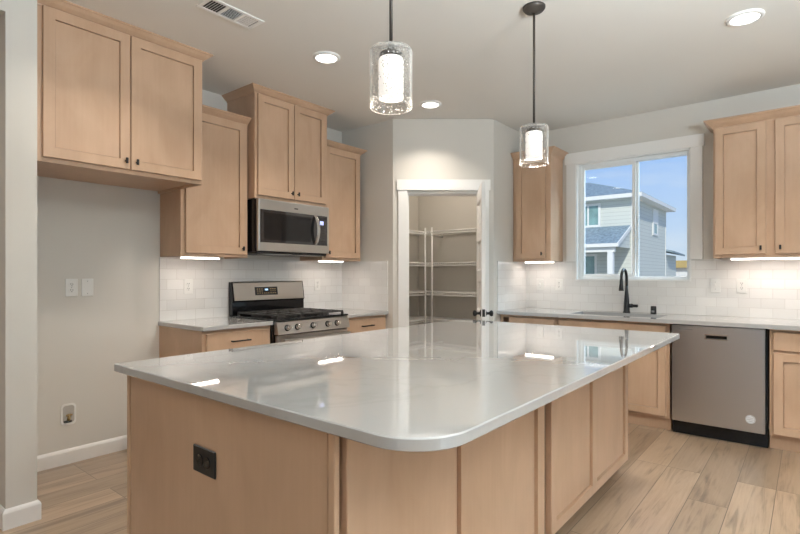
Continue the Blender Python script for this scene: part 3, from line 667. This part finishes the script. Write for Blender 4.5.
# air gap
t = thing('air_gap', 'small black air gap cap on the counter right of the faucet', 'air gap', (-1.098, 4.985, CT+.0005))
f = MB().lathe([(.024, 0), (.024, .062), (.021, .068), (.001, .070)], (0,0,0), (0,0,1), 20); f.build('cap', 'black', t)
f = MB(); f.box(-.012, .012, -.0252, -.022, .012, .030); f.build('vent_slot', 'greyprint', t)

# ------------------------------------------------------------------ island
IX0, IX1, IY0, IY1 = -2.152, -0.605, 0.836, 3.416
def rounded(x0, x1, y0, y1, rs, n=10):
    out = []
    for (cx, cy, a0, r) in ((x1, y1, 0, rs[0]), (x0, y1, 90, rs[1]), (x0, y0, 180, rs[2]), (x1, y0, 270, rs[3])):
        sx = -1 if cx == x1 else 1; sy = -1 if cy == y1 else 1
        for i in range(n+1): q = R(a0+90*i/n); out.append((cx+sx*r+r*math.cos(q), cy+sy*r+r*math.sin(q)))
    return out
f = MB(); rings = []
for ins, z in ((.003, CT-CTH), (0, CT-CTH+.003), (0, CT-.003), (.003, CT)):
    rings.append([f.bm.verts.new((x, y, z)) for x, y in rounded(IX0+ins, IX1-ins, IY0+ins, IY1-ins, (.02, .03, .008, .15), 24)])
m_ = len(rings[0])
for k in range(3):
    for i in range(m_): f.bm.faces.new((rings[k][i], rings[k][(i+1)%m_], rings[k+1][(i+1)%m_], rings[k+1][i]))
f.bm.faces.new(rings[0][::-1]); f.bm.faces.new(rings[3])
tag(f.build('island_countertop', 'quartz'), 'large white quartz island top with a rounded overhanging corner', 'countertop', 'quartz countertops')
EX0, EX1, EY0, EYE = -2.082, -0.893, 0.858, 3.385     # island body extent
ZT = CT-CTH-.001
t = thing('island_end_panel', 'flat maple panel closing the near end of the island', 'panel', ((EX0+EX1)/2, EY0, 0))
ox = (EX0+EX1)/2
f = MB().box(EX0+.024-ox, EX1-.042-ox, .004, .018, .001, ZT, .001); f.build('panel', 'wood', t)
f = MB().box(EX0-ox, EX0+.020-ox, .0, .018, .001, ZT, .0015); f.build('corner_stile', 'wood', t)
f = MB().box(EX1-.038-ox, EX1-.012-ox, .0, .018, .001, ZT, .003); f.build('corner_stile', 'wood', t)
f = MB().box(EX0-ox+.001, EX1-.022-ox, .0185, .026, .001, ZT); f.build('backing', 'wood_dark_gap', t)
DIV = 2.135
for (ya, yb, ps, lab) in ((0.8845, DIV, ((0.925, 1.418), (1.487, 2.022)), 'near maple island cabinet with two framed back panels'),
                          (DIV+.001, EYE, ((2.225, 2.715), (2.785, 3.325)), 'far maple island cabinet with two framed back panels')):
    t = thing('island_cabinet', lab, 'cabinet', (EX1-.030, ya, 0), Q, 'island cabinets')   # local x -> +Y, local -y -> +X
    w = yb-ya; dep = EX1-.030-EX0
    b = MB().box(0, w, .0, dep-.045, .085, ZT); b.build('body', 'wood_dark_gap', t)
    k = MB().box(0, w, .06, dep-.11, .001, .085); k.build('toe_kick', 'wood', t)
    p0 = 0.8625-ya if ya < 1 else 2.170-ya
    p1 = 2.092-ya if ya < 1 else w+.0
    s_ = MB().shaker(p0 if ya > 1 else 0.006, p1, .082, ZT, -.001, -.030, dep=.014, panels=[(a-ya, c-ya, .134, ZT-.07) for a, c in ps]); s_.build('back_panel', 'wood', t)
    # doors towards the range
    for i in range(2):
        x0 = .015+i*(w/2); x1 = x0+w/2-.03
        dm = MB().shaker(-x1, -x0, .105, .69, 0, -.02); dr = MB().box(-x1, -x0, -.02, 0, .706, ZT-.02, .003)
        for mb_ in (dm, dr):
            bmesh.ops.rotate(mb_.bm, verts=mb_.bm.verts[:], cent=(0,0,0), matrix=Matrix.Rotation(math.pi, 3, 'Z')); bmesh.ops.translate(mb_.bm, verts=mb_.bm.verts[:], vec=(0, dep-.044, 0))
        d1 = dm.build('door', 'wood', t); d2 = dr.build('drawer', 'wood', t)
f = MB().box(EX0, EX0+.044, 0.8845, EYE, .085, ZT)  # filler hidden behind range-side doors is not needed
f.bm.free()

# ------------------------------------------------------------------ range
t = thing('gas_range', 'stainless gas range with black cast iron grates', 'range', (XL+.012, 2.374, 0), Q)
w = 0.762
f = MB().box(0, w, -.640, -.02, .02, .898, .002); f.box(.02, w-.02, -.60, -.05, .001, .03); f.build('body', 'blackgloss', t)
f = MB().box(0, w, -.675, -.02, .8985, .912, .004); f.build('cooktop', 'blackgloss', t)
f = MB()   # backguard
f.extrude([(0, -.0205, .9125), (0, -.075, .9125), (0, -.075, 1.02), (0, -.085, 1.035), (0, -.060, 1.190), (0, -.0205, 1.192)], (w, 0, 0)); bgd = f.build('backguard', 'blackgloss', t)
f = MB().extrude([(.012, -.076, 1.030), (.012, -.0905, 1.036), (.012, -.0665, 1.184), (.012, -.056, 1.1945), (.012, -.03, 1.1945), (.012, -.03, 1.19), (.012, -.058, 1.186), (.012, -.078, 1.05)], (w-.024, 0, 0)); f.build('stainless_face', 'steel', bgd)
sl = Vector((0, -.0665+.0905, 1.184-1.036)).normalized(); nrm = Vector((0, -sl.z, sl.y)); bc = Vector((.335, -.0785, 1.110))
f = MB().obox(bc + nrm*.002, (1,0,0), nrm, sl, .118, .002, .036); dsp = f.build('display_panel', 'blackglass', bgd)
f = MB().obox(bc + nrm*.0042 + sl*.012, (1,0,0), nrm, sl, .016, .0006, .007); f.build('clock_digits', 'cyanlcd', bgd)
f = MB()
for i in range(9):
    if 3 <= i <= 5: continue
    for j in (-1, 0, 1): f.obox(bc + nrm*.0042 + Vector((-.092+i*.023, 0, 0)) + sl*(j*.018), (1,0,0), nrm, sl, .006, .0005, .003)
for i in (-1, 0, 1): f.obox(bc + nrm*.0042 + Vector((i*.02, 0, 0)) - sl*.018, (1,0,0), nrm, sl, .006, .0005, .003)
f.build('button_marks', 'amber', bgd)
for gx0, gx1 in ((.03, .262), (.266, .496), (.50, .732)):
    f = MB(); r = .0085; zt_ = .944
    for y in (-.635, -.50, -.345, -.205, -.11): f.box(gx0, gx1, y-r, y+r, zt_-.014, zt_, .003)
    for x in (gx0+r, (gx0+gx1)/2, gx1-r): f.box(x-r, x+r, -.635, -.11, zt_-.016, zt_-.001, .003)
    for x in (gx0+r, gx1-r):
        for y in (-.635, -.11): f.box(x-r, x+r, y-r, y+r, .9125, zt_-.012)
    f.build('grate', 'castiron', t)
for x, y, rr_ in ((.145, -.50, .045), (.145, -.22, .038), (.381, -.36, .05), (.617, -.50, .045), (.617, -.22, .038)):
    f = MB().lathe([(rr_+.012, .9125), (rr_+.008, .918), (rr_, .919), (rr_, .926), (rr_-.006, .929)], (x, y, 0), (0,0,1), 20); f.build('burner', 'castiron', t)
f = MB().extrude([(0, -.641, .795), (0, -.690, .795), (0, -.672, .890), (0, -.641, .897)], (w, 0, 0)); cp = f.build('control_panel', 'steel', t)
pn = Vector((0, -.095, .018)).normalized()   # outward normal of slanted panel
pn = Vector((0, -.983, -.186)).normalized(); pn.z = .186
for x in (.088, .188, .348, .508, .613):
    c0 = Vector((x, -.681, .843))
    f = MB().lathe([(.025, 0), (.025, .004), (.021, .006)], c0, pn, 18); f.build('knob_skirt', 'blackgloss', t)
    f = MB().lathe([(.0205, .004), (.019, .010), (.0175, .034), (.015, .037)], c0, pn, 18); f.obox(c0 + pn*.030, (1,0,0), pn, pn.cross(Vector((1,0,0))), .004, .010, .017); f.build('control_knob', 'knobsteel', t)
f = MB().box(.006, w-.006, -.672, -.641, .205, .785, .005); od = f.build('oven_door', 'steel', t)
f = MB().box(.10, w-.10, -.6745, -.671, .32, .66); f.build('window', 'blackglass', od)
f = MB().box(.03, w-.03, -.735, -.712, .735, .765, .008, 2)
for x in (.05, w-.05): f.box(x-.012, x+.012, -.715, -.672, .738, .762)
f.build('handle', 'steel', od)
f = MB().box(.006, w-.006, -.672, -.641, .035, .198, .005); f.build('storage_drawer', 'steel', t)

# ------------------------------------------------------------------ microwave
t = thing('microwave_oven', 'stainless over-the-range microwave with curved handle', 'microwave', (XL+.002, 2.388, 1.425), Q)
w, h = 0.752, 0.436
f = MB().box(0, w, -.40, -.01, .012, h, .002); f.build('body', 'blackgloss', t)
f = MB().box(.006, w-.006, -.40, -.03, 0, .012)
f.build('vent_base', 'castiron', t)
f = MB().box(0, w, -.432, -.401, .018, h, .004, 2); dr = f.build('door', 'steel', t)
f = MB().box(.013, .728, -.4350, -.4322, .088, .352, .002); f.build('glass', 'blackglass', dr)
f = MB(); f.box(.045, .535, -.4356, -.4350, .112, .328); f.build('window', 'blackgloss', dr)
f = MB(); pts = [(.588, -.434-.045*math.sin(math.pi*i/12)**.7 if 0 < i < 12 else -.434, .090+.26*i/12) for i in range(13)]

rr2 = [f.bm.verts.new((x+dx, y+dy, z)) for x, y, z in pts for dx, dy in ((-.017, 0), (-.010, -.008), (.010, -.008), (.017, 0))]
for i in range(12):
    for q in range(4):
        fc = f.bm.faces.new((rr2[i*4+q], rr2[i*4+(q+1)%4], rr2[i*4+4+(q+1)%4], rr2[i*4+4+q]))
f.build('handle', 'knobsteel', dr)
f = MB().box(.640, .682, -.4366, -.4350, .270, .305); f.build('display', 'bluelcd', dr)
f = MB()
for i in range(3):
    for j in range(6): f.box(.640+i*.018, .650+i*.018, -.4358, -.4350, .110+j*.024, .118+j*.024)
f.build('keypad', 'dark', dr)
f = MB().box(.355, .395, -.4335, -.432, .382, .392, .001); f.build('badge', 'dark', dr)
f = MB(); 
for i in range(2): f.box(.12+i*.36, .38+i*.36, -.37, -.24, -.004, .0)
f.build('grease_filter', 'steel', t)

# ------------------------------------------------------------------ dishwasher
t = thing('dishwasher', 'stainless dishwasher with pocket handle and round sticker', 'dishwasher', (-0.852, YB-.03, 0))
w = 0.606; Y0 = -0.555    # local front reference
f = MB().box(.004, .616, Y0+.01, -.01, .105, CT-CTH-.004); f.build('tub', 'blackgloss', t)
f = MB()
hx0, hx1, hz0, hz1 = .235, .375, .768, .798; x0, x1, z0, z1, yf, yb_ = .008, .603, .112, .860, Y0-.040, Y0+.008
# door panel with a pocket opening
for a in ((x0, hx0, z0, z1), (hx1, x1, z0, z1), (hx0, hx1, z0, hz0), (hx0, hx1, hz1, z1)): f.box(a[0], a[1], yf, yb_, a[2], a[3])
dp = f.build('door', 'steel', t)
f = MB().box(hx0, hx1, yf+.030, yf+.034, hz0, hz1); f.build('pocket', 'blackgloss', dp)
f = MB(); f.box(hx0-.006, hx1+.006, yf-.004, yf+.004, hz1-.004, hz1+.006, .001); f.box(hx0-.006, hx1+.006, yf-.003, yf+.004, hz0-.006, hz0+.001, .001); f.box(hx0-.004, hx0+.001, yf-.002, yf+.004, hz0, hz1); f.box(hx1-.001, hx1+.004, yf-.002, yf+.004, hz0, hz1); f.build('handle', 'chrome', dp)
f = MB().box(.056, .150, yf-.001, yf, .826, .833); f.build('badge', 'greyprint', dp)
f = MB().lathe([(.031, 0), (.031, .0012)], (.518, yf, .205), (0, -1, 0), 28); st = f.build('round_sticker', 'sticker', dp)
f = MB().lathe([(.0275, .0013), (.0255, .0016), (.0255, .0013)], (.518, yf, .205), (0, -1, 0), 28, cap=False)
for i, (a, b) in enumerate(((-.018, .018), (-.022, .022), (-.014, .014))): f.box(.518+a, .518+b, yf-.0017, yf-.0012, .2145-i*.012-.0012, .2145-i*.012+.0012)
f.build('print', 'greyprint', st)
f = MB().box(.006, .618, Y0+.012, Y0+.03, .004, .104); f.build('toe_panel', 'blackgloss', t)

# ------------------------------------------------------------------ outlets and switches
def plate(name, label, cat, loc, rz, style, w=.074, h=.118, mat='white', group='wall plates'):
    """local front -y, origin at plate centre back"""
    t = thing(name, label, cat, loc, rz, group)
    MB().box(-w/2, w/2, -.006, 0, -h/2, h/2, .0025).build('plate', mat, t)
    if style == 'duplex':
        for s_ in (1, -1):
            f = MB().lathe([(.0165, 0), (.0165, .0022)], (0, -.006, s_*.0195), (0, -1, 0), 20); rc = f.build('receptacle', mat, t)
            f = MB(); f.box(-.0075, -.0045, -.0086, -.008, s_*.0195-.001, s_*.0195+.009); f.box(.0045, .0075, -.0086, -.008, s_*.0195-.001, s_*.0195+.008); f.lathe([(.0028, 0), (.0028, .0005)], (0, -.0081, s_*.0195-.008), (0, -1, 0), 10); f.build('slot', 'dark', rc)
        MB().lathe([(.003, 0), (.0025, .001)], (0, -.006, 0), (0, -1, 0), 10).build('screw', 'greyprint', t)
    elif style == 'switch':
        MB().box(-.006, .006, -.0165, -.006, -.010, .012, .002).build('toggle', mat, t)
        for s_ in (1, -1): MB().lathe([(.003, 0), (.0025, .001)], (0, -.006, s_*.030), (0, -1, 0), 10).build('screw', 'greyprint', t)
    elif style == 'blank':
        for s_ in (1, -1): MB().lathe([(.003, 0), (.0025, .001)], (0, -.006, s_*.042), (0, -1, 0), 10).build('screw', 'greyprint', t)
    return t
plate('duplex_outlet', 'white duplex outlet on the bare wall of the fridge alcove', 'outlet', (XL+.0005, 1.222, 1.168), Q, 'duplex')
plate('blank_wall_plate', 'white blank cover plate on the fridge alcove wall', 'wall plate', (XL+.0005, 1.317, 1.168), Q, 'blank')
plate('duplex_outlet', 'white duplex outlet on tile left of the range', 'outlet', (XL+.0085, 2.030, 1.160), Q, 'duplex')
plate('duplex_outlet', 'white duplex outlet on tile right of the range', 'outlet', (XL+.0085, 3.375, 1.155), Q, 'duplex')
plate('light_switch', 'white toggle switch on tile nearest the pantry corner', 'switch', (-2.205, YB-.0085, 1.150), 0, 'switch')
plate('duplex_outlet', 'white duplex outlet on tile just left of the window', 'outlet', (-2.000, YB-.0085, 1.150), 0, 'duplex')
plate('light_switch', 'white toggle switch on tile right of the window', 'switch', (-0.628, YB-.0085, 1.160), 0, 'switch')
plate('duplex_outlet', 'white duplex outlet on tile above the dishwasher', 'outlet', (-0.440, YB-.0085, 1.160), 0, 'duplex')
# island outlet: black, lying sideways
t = thing('island_outlet', 'black outlet plate set sideways in the island end panel', 'outlet', (-1.509, EY0+.0035, 0.655))
MB().box(-.066, .066, -.006, 0, -.043, .043, .0025).build('plate', 'black', t)
for s_ in (-1, 1):
    f = MB().lathe([(.0185, 0), (.0185, .003)], (s_*.021, -.006, 0), (0, -1, 0), 22); rc = f.build('receptacle', 'blackgloss', t)
    f = MB(); f.box(s_*.021-.001, s_*.021+.009, -.0098, -.009, -.0085, -.0055); f.box(s_*.021-.001, s_*.021+.009, -.0098, -.009, .0055, .0085); f.build('slot', 'dark', rc)

# ice maker water box
t = thing('water_supply_box', 'white recessed water supply box low on the alcove wall', 'supply box', (XL+.0005, 1.204, 0.328), Q)
f = MB(); rings = []
for (hx, hz, y, r_) in ((.044, .070, -.0002, .022), (.044, .070, -.006, .022), (.034, .058, -.006, .018), (.033, .057, -.0018, .016)):
    rings.append([f.bm.verts.new((p[0], y, p[1])) for p in rr(hx, hz, 0, r_, 6)])
m_ = len(rings[0])
for k in range(3):
    for i in range(m_): f.bm.faces.new((rings[k][i], rings[k][(i+1)%m_], rings[k+1][(i+1)%m_], rings[k+1][i]))
f.build('housing', 'white', t)
MB().box(-.035, .035, -.0020, -.0005, -.060, .060, .0).build('recess', 'recess', t)
f = MB(); f.cyl((0, -.002, -.040), (0, -.018, -.018), .010, 10); f.cyl((0, -.014, -.040), (0, -.014, .004), .008, 10); f.cyl((-.018, -.016, -.004), (.018, -.016, -.004), .006, 10); f.build('valve', 'brass', t)
f = MB(); f.box(-.028, .018, -.010, -.0015, -.054, -.040, .002); f.build('outlet_hole', 'dark', t)

# ------------------------------------------------------------------ under-cabinet lights
def strip(label, loc, rz, L_, power):
    t = thing('undercabinet_light', label, 'light', loc, rz, 'under-cabinet lights')
    MB().box(0, L_, -.020, .020, -.004, .0172, .001).build('housing', 'white', t)
    MB().box(.004, L_-.004, -.018, .018, -.016, -.0042, .003).build('lens', 'strip', t)
    c = Vector((L_/2, 0, -.019)); q = Matrix.Rotation(rz, 3, 'Z') @ c + Vector(loc)
    o = lamp('strip_lamp', 'AREA', q, power, (1.0, 0.86, 0.76), (0, 0, rz), shape='RECTANGLE', size=L_-.01, size_y=.03)
    return t
zst = 1.388
strip('lit strip under the cabinet left of the range', (-3.575, 1.850, zst), Q, 0.305, 0.8)
strip('lit strip under the cabinet right of the range', (-3.575, 3.188, zst), Q, 0.305, 0.8)
strip('lit strip under the narrow cabinet left of the window', (-2.285, 4.86, zst), 0, 0.305, 0.7)
strip('long lit strip under the cabinet right of the window', (-0.50, 4.86, zst), 0, 0.60, 1.7)

# ------------------------------------------------------------------ recessed ceiling lights
def can(label, x, y, p=CAN_POWER):
    t = thing('recessed_light', label, 'ceiling light', (x, y, ZC), 0, 'recessed ceiling lights')
    f = MB().lathe([(.096, -.0005), (.096, -.006), (.088, -.012), (.074, -.014), (.070, -.006), (.070, -.0005)], (0,0,0), (0,0,1), 40, cap=False); f.build('trim_ring', 'trim', t)
    f = MB().lathe([(.071, -.004), (.071, -.0095)], (0,0,0), (0,0,1), 40, smooth=False); f.build('lens', 'can', t)
    lamp('recessed_lamp', 'AREA', (x, y, ZC-.016), p, WARM, (0,0,0), shape='DISK', size=.14, spread=R(115))
can('recessed ceiling light above the range aisle', -2.586, 2.374, 9.0)
can('recessed ceiling light in front of the pantry', -2.589, 3.606, 7.5)
can('recessed ceiling light nearest the fridge alcove', -2.586, 1.145, 5.0)
can('recessed ceiling light above the dishwasher aisle', -0.294, 3.545)

# ------------------------------------------------------------------ pendants
def pendant(label, x, y):
    t = thing('pendant_light', label, 'pendant light', (x, y, ZC), 0, 'island pendant lights')
    f = MB().lathe([(.062, -.0005), (.062, -.010), (.052, -.022), (.020, -.026), (.012, -.036)], (0,0,0), (0,0,1), 32); f.build('canopy', 'bronze', t)
    f = MB().cyl((0,0,-.034), (0,0,-.665), .0065, 14); f.build('rod', 'bronze', t)
    zt = -.666
    f = MB().lathe([(.009, zt+.006), (.013, zt+.002), (.015, zt-.010), (.040, zt-.018), (.043, zt-.021), (.043, zt-.032), (.030, zt-.036)], (0,0,0), (0,0,1), 28); f.build('socket_cap', 'bronze', t)
    # seeded outer cylinder, open at the bottom, closed shoulder on top
    f = MB().lathe([(.012, zt-.003), (.066, zt-.003), (.075, zt-.006), (.0785, zt-.013), (.0785, zt-.217), (.0770, zt-.220), (.0750, zt-.217), (.0750, zt-.014), (.070, zt-.008), (.012, zt-.006)], (0,0,0), (0,0,1), 56, cap=False); f.build('glass_shade', 'seeded', t)
    # opal inner cylinder
    f = MB().lathe([(.030, zt-.034), (.043, zt-.038), (.046, zt-.046), (.046, zt-.184), (.043, zt-.184), (.043, zt-.042), (.030, zt-.038)], (0,0,0), (0,0,1), 40, cap=False); f.build('opal_shade', 'opal', t)
    f = MB().lathe([(.0425, zt-.1805), (.0425, zt-.173)], (0,0,0), (0,0,1), 30); f.build('diffuser', 'opal', t)
    lamp('pendant_lamp', 'AREA', (x, y, ZC+zt-.1815), PEND_POWER, WARM, (0,0,0), shape='DISK', size=.082)
pendant('glass pendant on a bronze rod over the near half of the island', -1.200, 1.422)
pendant('glass pendant on a bronze rod over the far half of the island', -1.200, 2.665)

# ------------------------------------------------------------------ ceiling register
t = thing('ceiling_vent', 'white three-section air register in the ceiling', 'vent', (-2.578, 1.632, ZC))
f = MB(); hx, hy = .0765, .176
f.box(-hx, -hx+.024, -hy, hy, -.008, -.0005, .003); f.box(hx-.024, hx, -hy, hy, -.008, -.0005, .003); f.box(-hx+.024, hx-.024, -hy, -hy+.026, -.008, -.0005, .003); f.box(-hx+.024, hx-.024, hy-.026, hy, -.008, -.0005, .003)
for y in (-.050, .050): f.box(-hx+.024, hx-.024, y-.007, y+.007, -.008, -.0005)
f.build('frame', 'trim', t)
f = MB().box(-hx+.022, hx-.022, -hy+.024, hy-.024, -.0012, -.0006); f.build('duct_opening', 'dark', t)
f = MB()
for k in range(6):
    y = -.137+k*.0152
    f.obox((0, y, -.005), (1,0,0), (0,.8,.6), (0,-.6,.8), hx-.025, .0045, .0007)
    f.obox((0, y+.197, -.005), (1,0,0), (0,.8,-.6), (0,.6,.8), hx-.025, .0046, .0007)
for k in range(7):
    f.obox((-.042+k*.014, 0, -.005), (.8,0,-.6), (0,1,0), (.6,0,.8), .0056, .043, .0007)
f.build('vanes', 'trim', t)

# ------------------------------------------------------------------ outdoors
f = MB().box(-90, 60, 5.4, 140, -.6, -.4); struct('ground', f, 'dirt', 'bare ground outside the window', 'ground')
t = thing('house', 'two-storey house with pale siding and blue-grey roof outside', 'house', (-6.5, 25.65, -.4))
o = (-6.5, 25.65, -.4)
def bx(mb, x0, x1, y0, y1, z0, z1): mb.box(x0-o[0], x1-o[0], y0-o[1], y1-o[1], z0-o[2], z1-o[2]); return mb
def pt(x, y, z): return (x-o[0], y-o[1], z-o[2])
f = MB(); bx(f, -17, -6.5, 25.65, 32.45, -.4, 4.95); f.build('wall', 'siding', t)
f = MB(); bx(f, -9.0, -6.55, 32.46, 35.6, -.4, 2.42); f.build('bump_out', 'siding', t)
f = MB()   # hip roof
E_ = 0.45; ze = 5.0; x0, x1, y0, y1 = -17.4, -6.5+E_, 25.65-E_, 32.45+E_
hgt = (y1-y0)/2*.36
ridge = [pt(x0+3.7, (y0+y1)/2, ze+.10+hgt), pt(x1-3.7, (y0+y1)/2, ze+.10+hgt)]
ev = [f.bm.verts.new(pt(*q)) for q in ((x0,y0,ze+.10),(x1,y0,ze+.10),(x1,y1,ze+.10),(x0,y1,ze+.10))]; rv = [f.bm.verts.new(q) for q in ridge]
for q in ((ev[0],ev[1],rv[1],rv[0]), (ev[1],ev[2],rv[1]), (ev[2],ev[3],rv[0],rv[1]), (ev[3],ev[0],rv[0])): f.bm.faces.new(q)
f.bm.faces.new((ev[3], ev[2], ev[1], ev[0])); f.build('roof', 'shingle', t)
f = MB(); bx(f, x0, x1, y0, y1, ze-.09, ze+.095); f.build('eave', 'exttrim', t)
f = MB(); bx(f, -6.62, -6.48, 25.63, 25.75, -.4, 4.90); bx(f, -6.52, -6.48, 32.35, 32.47, -.4, 4.90); f.build('corner_board', 'exttrim', t)
def hwin(x0, x1, z0, z1, split):
    f = MB(); y = 25.65
    bx(f, x0-.11, x1+.11, y-.06, y-.001, z0-.11, z0); bx(f, x0-.11, x1+.11, y-.06, y-.001, z1, z1+.11); bx(f, x0-.11, x0, y-.06, y-.001, z0, z1); bx(f, x1, x1+.11, y-.06, y-.001, z0, z1)
    if split: bx(f, (x0+x1)/2-.04, (x0+x1)/2+.04, y-.05, y-.001, z0, z1)
    fr = f.build('window', 'exttrim', t)
    f = MB(); bx(f, x0, x1, y-.03, y-.002, z0, z1); f.build('pane', 'winglass', fr)
hwin(-9.15, -8.15, 3.72, 4.68, True); hwin(-9.0, -8.33, 0.2, 2.17, False)
f = MB(); X = -6.5
bx(f, X+.001, X+.05, 29.25, 30.40, 3.36, 3.46); bx(f, X+.001, X+.05, 29.25, 30.40, 4.66, 4.76); bx(f, X+.001, X+.05, 29.25, 29.45, 3.46, 4.66); bx(f, X+.001, X+.05, 30.2, 30.40, 3.46, 4.66); bx(f, X+.001, X+.05, 29.45, 30.2, 3.98, 4.66)
fr = f.build('window', 'exttrim', t); f = MB(); bx(f, X+.002, X+.03, 29.45, 30.2, 3.46, 3.98); f.build('pane', 'winglass', fr)
# porch
f = MB()
px0, px1, py0, py1, pz0, pz1 = -16.5, -6.64, 23.45, 25.64, 2.66, 3.62
P = [pt(px0, py0, pz0), pt(px1, py0, pz0), pt(px1, py1, pz1), pt(px0, py1, pz1)]
Pb = [(a, b, c-.10) for a, b, c in P]
va = [f.bm.verts.new(q) for q in P]; vb = [f.bm.verts.new(q) for q in Pb]
f.bm.faces.new(va); f.bm.faces.new(vb[::-1])
for i in range(4): f.bm.faces.new((va[i], va[(i+1)%4], vb[(i+1)%4], vb[i]))
f.build('porch_roof', 'shingle', t)
f = MB(); bx(f, px0, px1, py0-.03, py0-.001, 2.50, 2.66); bx(f, px0, px1-.15, py0+.12, py0+.32, 2.28, 2.50)
f.extrude([pt(px1+.001, py0-.03, 2.50), pt(px1+.001, py0-.03, 2.67), pt(px1+.001, py1, pz1+.01), pt(px1+.001, py1, pz1-.17)], (.05, 0, 0)); f.build('porch_fascia', 'exttrim', t)
f = MB(); f.extrude([pt(px1-.02, py0+.1, 2.50), pt(px1-.02, py1, 2.50), pt(px1-.02, py1, pz1-.12)], (-.06, 0, 0)); f.build('porch_gable', 'siding', t)
f = MB(); bx(f, -7.10, -6.86, py0+.10, py0+.34, -.4, 2.28); f.build('porch_post', 'exttrim', t)
f = MB()
P = [pt(-9.2, 31.8, 2.86), pt(-6.1, 32.3, 2.60), pt(-6.05, 36.0, 2.50), pt(-9.2, 36.0, 3.2)]
P = [pt(-9.2, 32.46, 3.35), pt(-6.10, 32.46, 2.62), pt(-6.10, 35.9, 2.50), pt(-9.2, 35.9, 3.23)]
va = [f.bm.verts.new(q) for q in P]; vb = [f.bm.verts.new((a, b, c-.10)) for a, b, c in P]
f.bm.faces.new(va); f.bm.faces.new(vb[::-1])
for i in range(4): f.bm.faces.new((va[i], va[(i+1)%4], vb[(i+1)%4], vb[i]))
f.build('bump_out_roof', 'shingle', t)
# far house
t = thing('distant_house', 'distant house with a tan roof at the window edge', 'house', (-13.5, 75, -.4))
f = MB().box(-6, 6, -4, 4, 0, 2.55); f.build('wall', 'palewall', t)
f = MB().extrude([(-6.5, -4.6, 2.5), (-6.5, 4.6, 2.5), (-6.5, 0, 3.5)], (13, 0, 0)); f.build('roof', 'tan', t)
